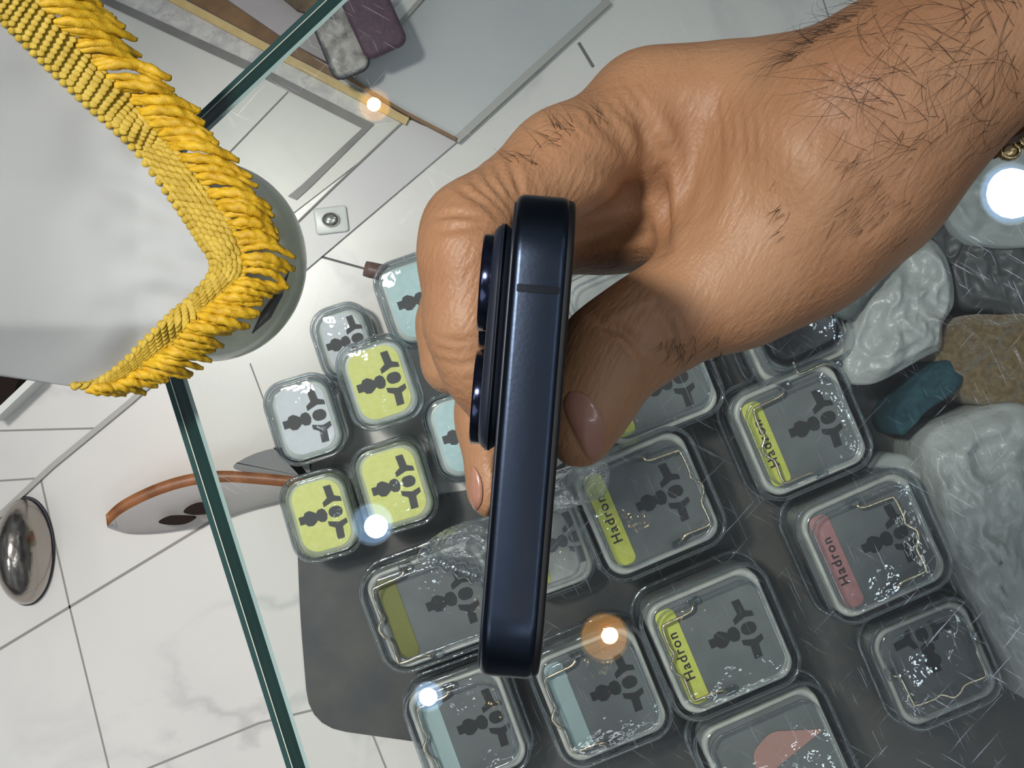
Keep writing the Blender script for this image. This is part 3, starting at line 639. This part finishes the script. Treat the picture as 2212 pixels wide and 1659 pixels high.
pw = empty('plywood_tray', W(450, 1080, FD)); tag(pw, 'curved plywood tray with dark slots passing beneath the glass edge', 'tray'); off = pw.location.copy()
up = catmull([(228, 1112, 0), (262, 1082, 0), (330, 1048, 0), (400, 1026, 0), (470, 1017, 0), (540, 1020, 0), (640, 1030, 0), (700, 1040, 0)], 5)
lo = catmull([(232, 1140, 0), (268, 1150, 0), (330, 1149, 0), (400, 1139, 0), (470, 1120, 0), (540, 1098, 0), (640, 1075, 0), (700, 1070, 0)], 5)
n = len(up); mb = MB(); v = []
HT = .030
for i in range(n):
    a, b_ = up[i], lo[i]; Dt = FD-HT; inn = a.lerp(b_, .22)+Vector((0, 4, 0))
    v += [W(a.x, a.y, FD-HT-.002)-off, W(a.x+4, a.y+25, FD-HT)-off, W(b_.x, b_.y, FD-.010)-off, W(b_.x, b_.y, FD-.002)-off, W(a.x, a.y, FD-.002)-off]
for i in range(n-1):
    for q in range(5): mb.f.append([i*5+q, i*5+(q+1) % 5, (i+1)*5+(q+1) % 5, (i+1)*5+q]); mb.m.append([0, 1, 1, 0, 0][q])
mb.v = v; mb.f += [[0, 1, 2, 3, 4], [(n-1)*5+q for q in range(5)][::-1]]; mb.m += [0, 0]
link('curved_panel', mb.mesh('curved_panel', ['ply_edge', 'laminate'], True), pw)
def slotpart(P, D):
    out_ = catmull([(x, y, 0) for x, y in P], 5, True); q = [W(p.x, p.y, D)-off for p in out_]; n_ = len(q)
    mb = MB(); mb.add(q+[p-Vector((0, 0, .006)) for p in q], [list(range(n_))[::-1]]+[[i, (i+1) % n_, n_+(i+1) % n_, n_+i] for i in range(n_)]); link('finger_slot', mb.mesh('finger_slot', ['hole_dark'], False), pw)
slotpart([(342, 1128), (362, 1116), (400, 1115), (420, 1119), (400, 1132), (365, 1134)], FD-.0245); slotpart([(396, 1105), (420, 1088), (470, 1086), (475, 1100), (450, 1110), (415, 1112)], FD-.0275)
st = poly_slab(rounded_poly([(495, 1010, 20), (560, 968, 60), (640, 965, 50), (680, 1010, 40), (660, 1060, 30), (560, 1030, 30)]), FD-.0305, .0005, 'seat_pad', 'seat_grey'); st.parent = pw; st.location = -off
# brown peg, cases under the glass, small knob
v, f = tube([W(788, 580, .872), W(800, 583, .872), W(840, 592, .872), W(890, 600, .872)], [.0045, .0048, .0050, .0050], 16)
o = link('wooden_peg', mesh_of('wooden_peg', v, f, 'leg_brown')); tag(o, 'short brown round wooden peg beside the pale blue case', 'peg')
e = empty('phone_case', W(808, 45, .86)); tag(e, 'plum coloured phone case at the top beside the glass edge', 'phone case'); e.rotation_euler = (0, 0, math.radians(24))
v, f = rslab(.027, .040, .006, -.004, .004, .003, 8); link('shell', mesh_of('shell', v, f, 'purple_case'), e)
e = empty('phone_case', W(735, 88, .866)); tag(e, 'mottled grey phone case with dark rim next to the plum case', 'phone case'); e.rotation_euler = (0, 0, math.radians(22))
v, f = rslab(.022, .042, .006, -.004, .002, .002, 8); link('shell', mesh_of('shell', v, f, 'pattern_case'), e)
v, f = tube([(x, y, .0) for x, y in rrect(.022, .042, .006, 8)], .0011, 8, True); link('rim', mesh_of('rim', v, f, 'case_rim'), e)
e = empty('drawer_knob', W(716, 476, FD-.003)); tag(e, 'small silver round knob on a pale square plate', 'knob')
v, f = rslab(.020, .016, .002, 0, .0025, .001, 5); q = link('plate', mesh_of('plate', v, f, 'panel_white'), e); q.rotation_euler = (0, 0, .12)
v, f = ellip((0, 0, .004), .0055, .0045, .003, None, 20, 10); link('knob_head', mesh_of('knob_head', v, f, 'silver'), e)

# ------------------------------------------------------------ phone, held upright, its end towards the camera
PD = .2065
pa, pb = W(1180, 404, PD), W(1093, 1492, PD); mid = (pa+pb)/2; LEN = (pa-pb).length
yv = (pa-pb).normalized(); zv = Vector((0, 0, 1)); xv = yv.cross(zv).normalized()
M4 = Matrix((xv, yv, zv)).transposed().to_4x4(); M4.translation = mid
ph = empty('smartphone', (0, 0, 0)); ph.matrix_world = M4 @ Matrix.Identity(4); tag(ph, 'dark blue smartphone held upright, seen from its short end', 'smartphone')
TH = .0080; PH = .146
def yz_slab(x0, x1, w, h, r, cy, cz, fil, n=10, k=4):
    """slab lying in the phone's back plane, thickness along x"""
    v, f = rslab(w, h, r, 0, x1-x0, fil, n, k=k); return [(x0+z_, cy+x, cz+y) for x, y, z_ in v], f
v, f = yz_slab(-TH/2, TH/2, LEN, PH, .0105, 0, -PH/2, .0013); link('frame', mesh_of('frame', v, f, 'phone_frame'), ph)
v, f = yz_slab(-TH/2-.0003, -TH/2+.0005, LEN-.0022, PH-.0022, .0095, 0, -PH/2, .0003); link('back_glass', mesh_of('back_glass', v, f, 'phone_back'), ph)
v, f = yz_slab(TH/2-.0016, TH/2+.0006, LEN-.0008, PH-.0008, .0100, 0, -PH/2, .0007); link('screen', mesh_of('screen', v, f, 'phone_glass'), ph)
pl_y = LEN/2-(728-404)/15.4*.001
v, f = yz_slab(-TH/2-.0029, -TH/2, .0335, .034, .009, pl_y, -.003-.017, .0018); 
camp = link('camera_plateau', mesh_of('camera_plateau', v, f, 'phone_back'), ph)
def lens(cy, cz, r):
    n = 40; L_ = [[(-TH/2-x, cy+rr*math.cos(2*math.pi*i/n), cz+rr*math.sin(2*math.pi*i/n)) for i in range(n)] for x, rr in ((.0026, r), (.0041, r), (.0044, r*.97), (.0044, r*.86), (.0042, r*.84))]
    v, f = loft(L_, False, False); lo_ = link('lens_ring', mesh_of('lens_ring', v, f, 'lens_ring'), camp)
    L_ = [[(-TH/2-.0042, cy+rr*math.cos(2*math.pi*i/n), cz+rr*math.sin(2*math.pi*i/n)) for i in range(n)] for rr in (r*.85, r*.3)]; v, f = loft(L_, False, True); link('lens_glass', mesh_of('lens_glass', v, f, 'lens_glass'), lo_)
lens(LEN/2-(606-404)/15.4*.001, -.0125, .0072); lens(LEN/2-(862-404)/15.2*.001, -.0205, .0072); lens(LEN/2-(640-404)/15.4*.001, -.029, .0072)
v = []; by = LEN/2-(624-404)/15.4*.001
v, f = rslab(.0006+TH-.0026, .0011, .0002, -.00005, .00012, .00003, 2); link('antenna_band', mesh_of('antenna_band', [(x, y+by, z_) for x, y, z_ in v], f, 'phone_band'), ph)

# ------------------------------------------------------------ hand
def P3(px, py, D): w_ = W(px, py, D); return np.array([w_.x, w_.y, w_.z])
caps = []   # (a, ra, b, rb, k)
def cap(a, b, ra, rb, k=.004): caps.append((P3(*a), ra*a[2]/F, P3(*b), rb*b[2]/F, k))
# forearm and wrist (wide in depth)
for dD in (-.006, .014): cap((1945, 205, .272+dD), (2420, -100, .272+dD), 192, 192, .010)
for dD in (-.004, .016): cap((1790, 330, .272+dD), (1945, 215, .272+dD), 196, 186, .012)
# back of the hand, index metacarpal
cap((1780, 310, .275), (1560, 245, .280), 185, 122, .012)
cap((1640, 240, .285), (1400, 238, .282), 118, 108, .012)
cap((1780, 330, .310), (1500, 300, .315), 150, 120, .012)
# thenar and thumb
cap((1820, 385, .275), (1700, 510, .275), 205, 172, .012)
cap((1700, 500, .275), (1575, 606, .272), 172, 130, .010)
cap((1575, 606, .272), (1405, 706, .268), 130, 104, .008)
cap((1405, 706, .268), (1316, 768, .266), 104, 101, .006)
cap((1316, 768, .266), (1272, 872, .264), 99, 80, .006)
cap((1272, 872, .264), (1251, 948, .264), 80, 63, .006)
# web fold and palm filling
cap((1560, 400, .285), (1600, 500, .280), 130, 120, .012)
cap((1478, 350, .275), (1505, 500, .278), 42, 50, .006)
cap((1520, 330, .300), (1450, 400, .318), 110, 100, .010)
# index finger
cap((1400, 238, .280), (1215, 352, .266), 112, 104, .008)
cap((1215, 352, .266), (1020, 497, .252), 104, 100, .006)
cap((1020, 497, .252), (1018, 560, .248), 100, 101, .004)
cap((1018, 560, .248), (1022, 700, .247), 103, 98, .005)
cap((1022, 700, .247), (1045, 790, .2485), 98, 84, .004)
cap((1045, 790, .2485), (1078, 880, .2505), 84, 66, .004)
# middle finger: proximal seen through the grip, tip behind the phone back
cap((1470, 400, .300), (1320, 450, .294), 112, 108, .014)
cap((1320, 450, .294), (1130, 500, .288), 108, 98, .012)
cap((1130, 500, .288), (1062, 640, .279), 98, 84, .006)
cap((1062, 640, .280), (1066, 900, .273), 84, 76, .005)
cap((1066, 900, .273), (1076, 1055, .272), 74, 70, .004)
# ring finger tip peeping at the left
cap((1200, 480, .335), (1010, 600, .325), 84, 80, .006)
cap((1010, 600, .325), (984, 700, .322), 80, 78, .005); cap((984, 700, .322), (979, 782, .322), 78, 72, .004)
VX = .00075
lo_b = np.array([-.026, -.034, CAMZ-.372]); hi_b = np.array([.125, .098, CAMZ-.222])
dims = np.ceil((hi_b-lo_b)/VX).astype(int)+1
field = np.full(dims, .02, np.float32)
axs = [lo_b[i]+VX*np.arange(dims[i]) for i in range(3)]
for a, ra, b_, rb, k in caps:
    r_ = max(ra, rb)+.016; mn = np.minimum(a, b_)-r_; mxx = np.maximum(a, b_)+r_
    i0 = np.clip(((mn-lo_b)/VX).astype(int), 0, dims); i1 = np.clip(((mxx-lo_b)/VX).astype(int)+1, 0, dims)
    if np.any(i1 <= i0): continue
    X = axs[0][i0[0]:i1[0], None, None].astype(np.float32); Y = axs[1][None, i0[1]:i1[1], None].astype(np.float32); Z = axs[2][None, None, i0[2]:i1[2]].astype(np.float32)
    ab = b_-a; L2 = float(ab@ab)
    t = np.clip(((X-a[0])*ab[0]+(Y-a[1])*ab[1]+(Z-a[2])*ab[2])/L2, 0, 1)
    d = np.sqrt((X-a[0]-t*ab[0])**2+(Y-a[1]-t*ab[1])**2+(Z-a[2]-t*ab[2])**2)-(ra+(rb-ra)*t)
    sub = field[i0[0]:i1[0], i0[1]:i1[1], i0[2]:i1[2]]
    h_ = np.clip(.5+.5*(sub-d)/k, 0, 1); field[i0[0]:i1[0], i0[1]:i1[1], i0[2]:i1[2]] = sub*(1-h_)+d*h_-k*h_*(1-h_)
# keep the skin off the phone: cut the grid where the phone is (fingers press flat on it)
Minv = np.array(M4.inverted())
X, Y, Z = axs[0][:, None, None], axs[1][None, :, None], axs[2][None, None, :]
lx = Minv[0][0]*X+Minv[0][1]*Y+Minv[0][2]*Z+Minv[0][3]; ly = Minv[1][0]*X+Minv[1][1]*Y+Minv[1][2]*Z+Minv[1][3]; lz = Minv[2][0]*X+Minv[2][1]*Y+Minv[2][2]*Z+Minv[2][3]
dx = np.abs(lx)-TH/2-.0003; dy = np.abs(ly)-LEN/2; dz = np.abs(lz+PH/2)-PH/2
box = (np.sqrt(np.maximum(dx, 0)**2+np.maximum(dy, 0)**2+np.maximum(dz, 0)**2)+np.minimum(np.maximum(np.maximum(dx, dy), dz), 0)).astype(np.float32)
dx = np.abs(lx+TH/2+.0016)-.0017; dy = np.abs(ly-pl_y)-.017; dz = np.abs(lz+.020)-.0172
box2 = (np.sqrt(np.maximum(dx, 0)**2+np.maximum(dy, 0)**2+np.maximum(dz, 0)**2)+np.minimum(np.maximum(np.maximum(dx, dy), dz), 0)).astype(np.float32)
box = np.minimum(box, box2); field = np.maximum(field, -box)
# surface nets
sg = field < 0; nx, ny, nz = field.shape
cs = sum(sg[i:nx-1+i, j:ny-1+j, k:nz-1+k].astype(np.int8) for i in (0, 1) for j in (0, 1) for k in (0, 1))
act = np.argwhere((cs > 0) & (cs < 8)); idm = np.full((nx-1, ny-1, nz-1), -1, np.int32); idm[act[:, 0], act[:, 1], act[:, 2]] = np.arange(len(act))
acc = np.zeros((len(act), 3)); ct = np.zeros(len(act)); corners = [(i, j, k) for i in (0, 1) for j in (0, 1) for k in (0, 1)]
val = {c: field[act[:, 0]+c[0], act[:, 1]+c[1], act[:, 2]+c[2]] for c in corners}
for c in corners:
    for ax in range(3):
        if c[ax] == 0:
            c2 = list(c); c2[ax] = 1; c2 = tuple(c2); a_, b2 = val[c], val[c2]; msk = (a_ < 0) != (b2 < 0)
            t = np.where(msk, a_/(a_-b2+1e-12), 0); pos = np.tile(np.array(c, float), (len(act), 1)); pos[:, ax] += t; acc[msk] += pos[msk]; ct[msk] += 1
vert = lo_b+VX*(act+acc/ct[:, None]); quads = []
for ax in range(3):
    s0 = [slice(1, -1)]*3; s0[ax] = slice(0, -1); s1 = [slice(1, -1)]*3; s1[ax] = slice(1, None)
    A_, B_ = sg[tuple(s0)], sg[tuple(s1)]; e_ = np.argwhere(A_ != B_); inside = A_[e_[:, 0], e_[:, 1], e_[:, 2]]
    base_ = e_.copy(); 
    for q in range(3):
        if q != ax: base_[:, q] += 1
    u, w_ = [(1, 2), (2, 0), (0, 1)][ax]
    def cell(du, dw):
        c = base_.copy(); c[:, u] -= du; c[:, w_] -= dw; ok = np.all((c >= 0) & (c < np.array(idm.shape)), axis=1); r_ = np.full(len(c), -1); r_[ok] = idm[c[ok, 0], c[ok, 1], c[ok, 2]]; return r_
    q4 = np.stack([cell(1, 1), cell(0, 1), cell(0, 0), cell(1, 0)], 1); q4[~inside] = q4[~inside][:, ::-1]; quads.append(q4[(q4 >= 0).all(1)])
quads = np.concatenate(quads)
def normals(V):
    a_, b2, c_, d_ = (V[quads[:, i]] for i in range(4)); fn = np.cross(c_-a_, d_-b2); Nn = np.zeros_like(V)
    for i in range(4): np.add.at(Nn, quads[:, i], fn)
    return Nn/(np.linalg.norm(Nn, axis=1, keepdims=True)+1e-12)
for it in range(5):
    s_ = np.zeros_like(vert); c_ = np.zeros(len(vert))
    for i in range(4):
        j = (i+1) % 4; np.add.at(s_, quads[:, i], vert[quads[:, j]]); np.add.at(s_, quads[:, j], vert[quads[:, i]]); np.add.at(c_, quads[:, i], 1); np.add.at(c_, quads[:, j], 1)
    vert = vert*.4+.6*s_/c_[:, None]
bvh = BVHTree.FromPolygons([tuple(p) for p in vert], [tuple(int(i) for i in q) for q in quads])
CAMP = Vector((0, 0, CAMZ))
def hit(px, py):
    d_ = (W(px, py, 1)-CAMP).normalized(); return bvh.ray_cast(CAMP, d_)
def crease(P, width, depth, ridge=.35):
    """wrinkle along a line on the skin; the flanks swell a little"""
    global vert
    line = catmull([(x, y, 0) for x, y in P], 8); pts_ = []
    for i in range(len(line)-1):
        for s_ in range(3):
            q = line[i].lerp(line[i+1], s_/3); h_ = hit(q.x, q.y)
            if h_[0] is not None: pts_.append((*h_[0], math.sin(math.pi*max(.08, min(.92, (i+s_/3)/(len(line)-1))))))
    if len(pts_) < 3: return
    A = np.array(pts_); lo_, hi_ = A[:, :3].min(0)-width*3, A[:, :3].max(0)+width*3
    idx_ = np.where(np.all((vert > lo_) & (vert < hi_), axis=1))[0]
    if not len(idx_): return
    dd = np.linalg.norm(vert[idx_][:, None, :]-A[None, :, :3], axis=2); j = dd.argmin(1); dm = dd[np.arange(len(idx_)), j]; wgt = A[j, 3]
    amt = (-np.exp(-(dm/width)**2)+ridge*np.exp(-((dm-2*width)/width)**2))*depth*wgt
    vert[idx_] += Nrm[idx_]*amt[:, None]
Nrm = normals(vert)
# knuckle folds of the index finger
for i in range(5): crease([(985+i*26, 395-i*20), (1012+i*24, 418-i*12), (1048+i*18, 440-i*8), (1075+i*14, 470-i*10)], .0008, .0006)
crease([(940, 470), (985, 462), (1040, 470)], .0007, .0005); crease([(930, 500), (1000, 492), (1050, 485)], .0007, .0004)
for y0 in (722, 745, 770): crease([(930, y0), (975, y0+16), (1020, y0+12), (1050, y0)], .0007, .00035)
# thumb joint folds
for i in range(6): crease([(1330+i*17, 700-i*8), (1372+i*15, 735-i*6), (1395+i*13, 780-i*6), (1400+i*13, 835-i*10)], .0009, .0013)
crease([(1280, 690), (1310, 705), (1350, 720), (1380, 760)], .0009, .0011)
# web folds between thumb and finger
crease([(1438, 330), (1432, 400), (1436, 470), (1440, 540)], .0016, .0020, .2)
crease([(1380, 250), (1400, 300), (1425, 360)], .002, .0012, .5); crease([(1470, 240), (1490, 320), (1492, 400), (1478, 470)], .0022, .0012, .6); crease([(1525, 230), (1540, 330), (1530, 420), (1500, 500)], .0022, .0008, .6)
crease([(1250, 330), (1310, 360), (1350, 400), (1360, 450)], .0018, .0007, .5); crease([(1300, 270), (1350, 320), (1385, 380), (1395, 440)], .0018, .0006, .5)
for i in range(4): crease([(1245, 505+i*14), (1310, 492+i*13), (1380, 470+i*14), (1432, 455+i*15)], .0010, .0006)
# tendon hollows on the wrist and back of hand
crease([(1640, 160), (1760, 230), (1850, 330), (1890, 420)], .0045, .0012, .5)
crease([(1800, 560), (1850, 480), (1930, 400)], .0035, .0007, .5)
crease([(1960, 420), (1900, 300), (1880, 180)], .006, .0008, .4)
for i in range(9): crease([(1540+i*24, 190+i*4), (1556+i*25, 260+i*6), (1560+i*24, 340+i*8)], .0007, .00018)
for i in range(9): crease([(1160+i*22, 260-i*14), (1190+i*24, 300-i*10), (1225+i*24, 330-i*8)], .0006, .00016)
# nail bed hollows come from the nails lying on the tips
hm = mesh_of('person', vert, [tuple(int(i) for i in q) for q in quads], 'skin')
hand = link('person', hm); tag(hand, "person's hairy forearm and hand gripping the upright phone from the right", 'person')

def nail(P, name='fingernail', lift=.0003, n=12):
    """P: outline on the skin (photo points); curved plate that follows the finger"""
    out_ = catmull([(x, y, 0) for x, y in P], 5, True); c = sum(out_, Vector())/len(out_); m_ = len(out_); v = []; f = []; ok = True
    for k in range(1, n+1):
        for q in out_:
            t = k/n; x = c.x+(q.x-c.x)*t; y = c.y+(q.y-c.y)*t; h_ = hit(x, y)
            if h_[0] is None: h_ = (v[-1] if v else W(x, y, .26), Vector((0, 0, 1)))
            v.append(Vector(h_[0])+Vector(h_[1])*(lift+.0004*(1-t**4)))
    v.append(sum(v[:m_], Vector())/m_)
    for k in range(n-1):
        for i in range(m_): j = (i+1) % m_; f.append([k*m_+i, (k+1)*m_+i, (k+1)*m_+j, k*m_+j])
    for i in range(m_): f.append([len(v)-1, i, (i+1) % m_])
    o = link(name, mesh_of(name, v, f, 'nail'), hand); return o
nail([(1232, 850), (1262, 852), (1290, 880), (1308, 915), (1300, 960), (1284, 992), (1262, 975), (1238, 925), (1222, 880)])
nail([(1022, 1008), (1038, 1028), (1044, 1060), (1040, 1088), (1026, 1098), (1019, 1060)])
# arm hair
mb = MB()
def hair(px, py, ang, ln, curl, lift=.5, r_=.00007):
    h_ = hit(px, py)
    if h_[0] is None: return
    p = Vector(h_[0]); nn = Vector(h_[1]); d_ = Vector((math.cos(ang), math.sin(ang), 0)); d_ = (d_-nn*d_.dot(nn)); 
    if d_.length < .05: return
    d_.normalize(); pts_ = [p]; st_ = ln/7
    for k in range(7):
        dirv = (d_+nn*(lift*(1-k/5.))).normalized(); pts_.append(pts_[-1]+dirv*st_); d_ = (Matrix.Rotation(curl/7*random.uniform(.5, 1.5), 3, nn) @ d_)
    v, f = tube(pts_, [r_*(1-.7*k/7) for k in range(8)], 3); mb.add(v, f)
random.seed(11)
for i in range(210):   # forearm
    px = random.uniform(1780, 2212); py = random.uniform(0, 330)
    if random.random() > (px-1720)/420: continue
    hair(px, py, random.uniform(1.9, 4.3), random.uniform(.007, .020), random.uniform(-1.6, 1.6), random.uniform(.1, .45), .00005)
for i in range(55):    # along the upper outline
    px = random.uniform(1700, 1900); hair(px, 112+6-(max(0, px-1690))*.64+random.uniform(6, 30), random.uniform(2.3, 3.4), random.uniform(.004, .011), random.uniform(-1.3, 1.3), .5, .00005)
for i in range(120): hair(random.uniform(1680, 1980), random.uniform(330, 520), random.uniform(3.6, 4.3), random.uniform(.002, .0045), random.uniform(-.5, .5), .2, .00005)
for i in range(36): 
    t = random.random(); hair(1105+170*t+random.uniform(-10, 60), 318-110*t+random.uniform(10, 55), random.uniform(1.6, 3.6), random.uniform(.003, .006), random.uniform(-1.5, 1.5), .5, .00005)
for i in range(40): hair(random.uniform(1430, 1560), random.uniform(720, 775), random.uniform(3.6, 5.2), random.uniform(.002, .0035), random.uniform(-1, 1), .4, .00005)
o = link('arm_hair', mb.mesh('arm_hair', ['hair']), hand); o['kind'] = 'stuff'

# bracelet: open cuff below the wrist
cf = empty('bracelet', W(2190, 290, .285)); tag(cf, 'dark brown bracelet with carved gold scallops below the wrist', 'bracelet'); off = cf.location.copy()
ax = (W(2212, 259, .272)-W(2131, 307, .272)).normalized(); side = Vector((ax.y, -ax.x, 0)).normalized()
if side.y > 0: side = -side
base0 = W(2136, 311, .272)
mb = MB(); L_ = []
for k in range(16):
    a = math.radians(-25+k*7); rr = .0035
    L_.append(a)
v = []; f = []; R0 = .018
def ringp(a, s_, rad): return base0+ax*s_+side*(rad*math.cos(a)-R0)+Vector((0, 0, -rad*math.sin(a)))-off
for a in L_:
    for (s_, rad) in ((0, R0+.0003), (.030, R0+.0003), (.030, R0+.0030), (0, R0+.0030)): v.append(ringp(a, s_, rad))
for k in range(len(L_)-1):
    for q in range(4): f.append([k*4+q, k*4+(q+1) % 4, (k+1)*4+(q+1) % 4, (k+1)*4+q])
f += [[0, 1, 2, 3], [(len(L_)-1)*4+q for q in range(4)][::-1]]
link('band', mesh_of('band', v, f, 'cuff_brown', False), cf)
for k in range(6):
    mb = MB(); c = ringp(math.radians(-8), .0012+k*.0040, R0+.0032); v, f = ellip(c, .0023, .0017, .0016, None, 12, 8); mb.add(v, f)
    v, f = tube([c+Vector((.0017*math.cos(q), .0013*math.sin(q), .0014)) for q in [2*math.pi*i/12 for i in range(12)]], .0003, 6, True); mb.add(v, f); link('scallop', mb.mesh('scallop', ['cuff_gold']), cf)
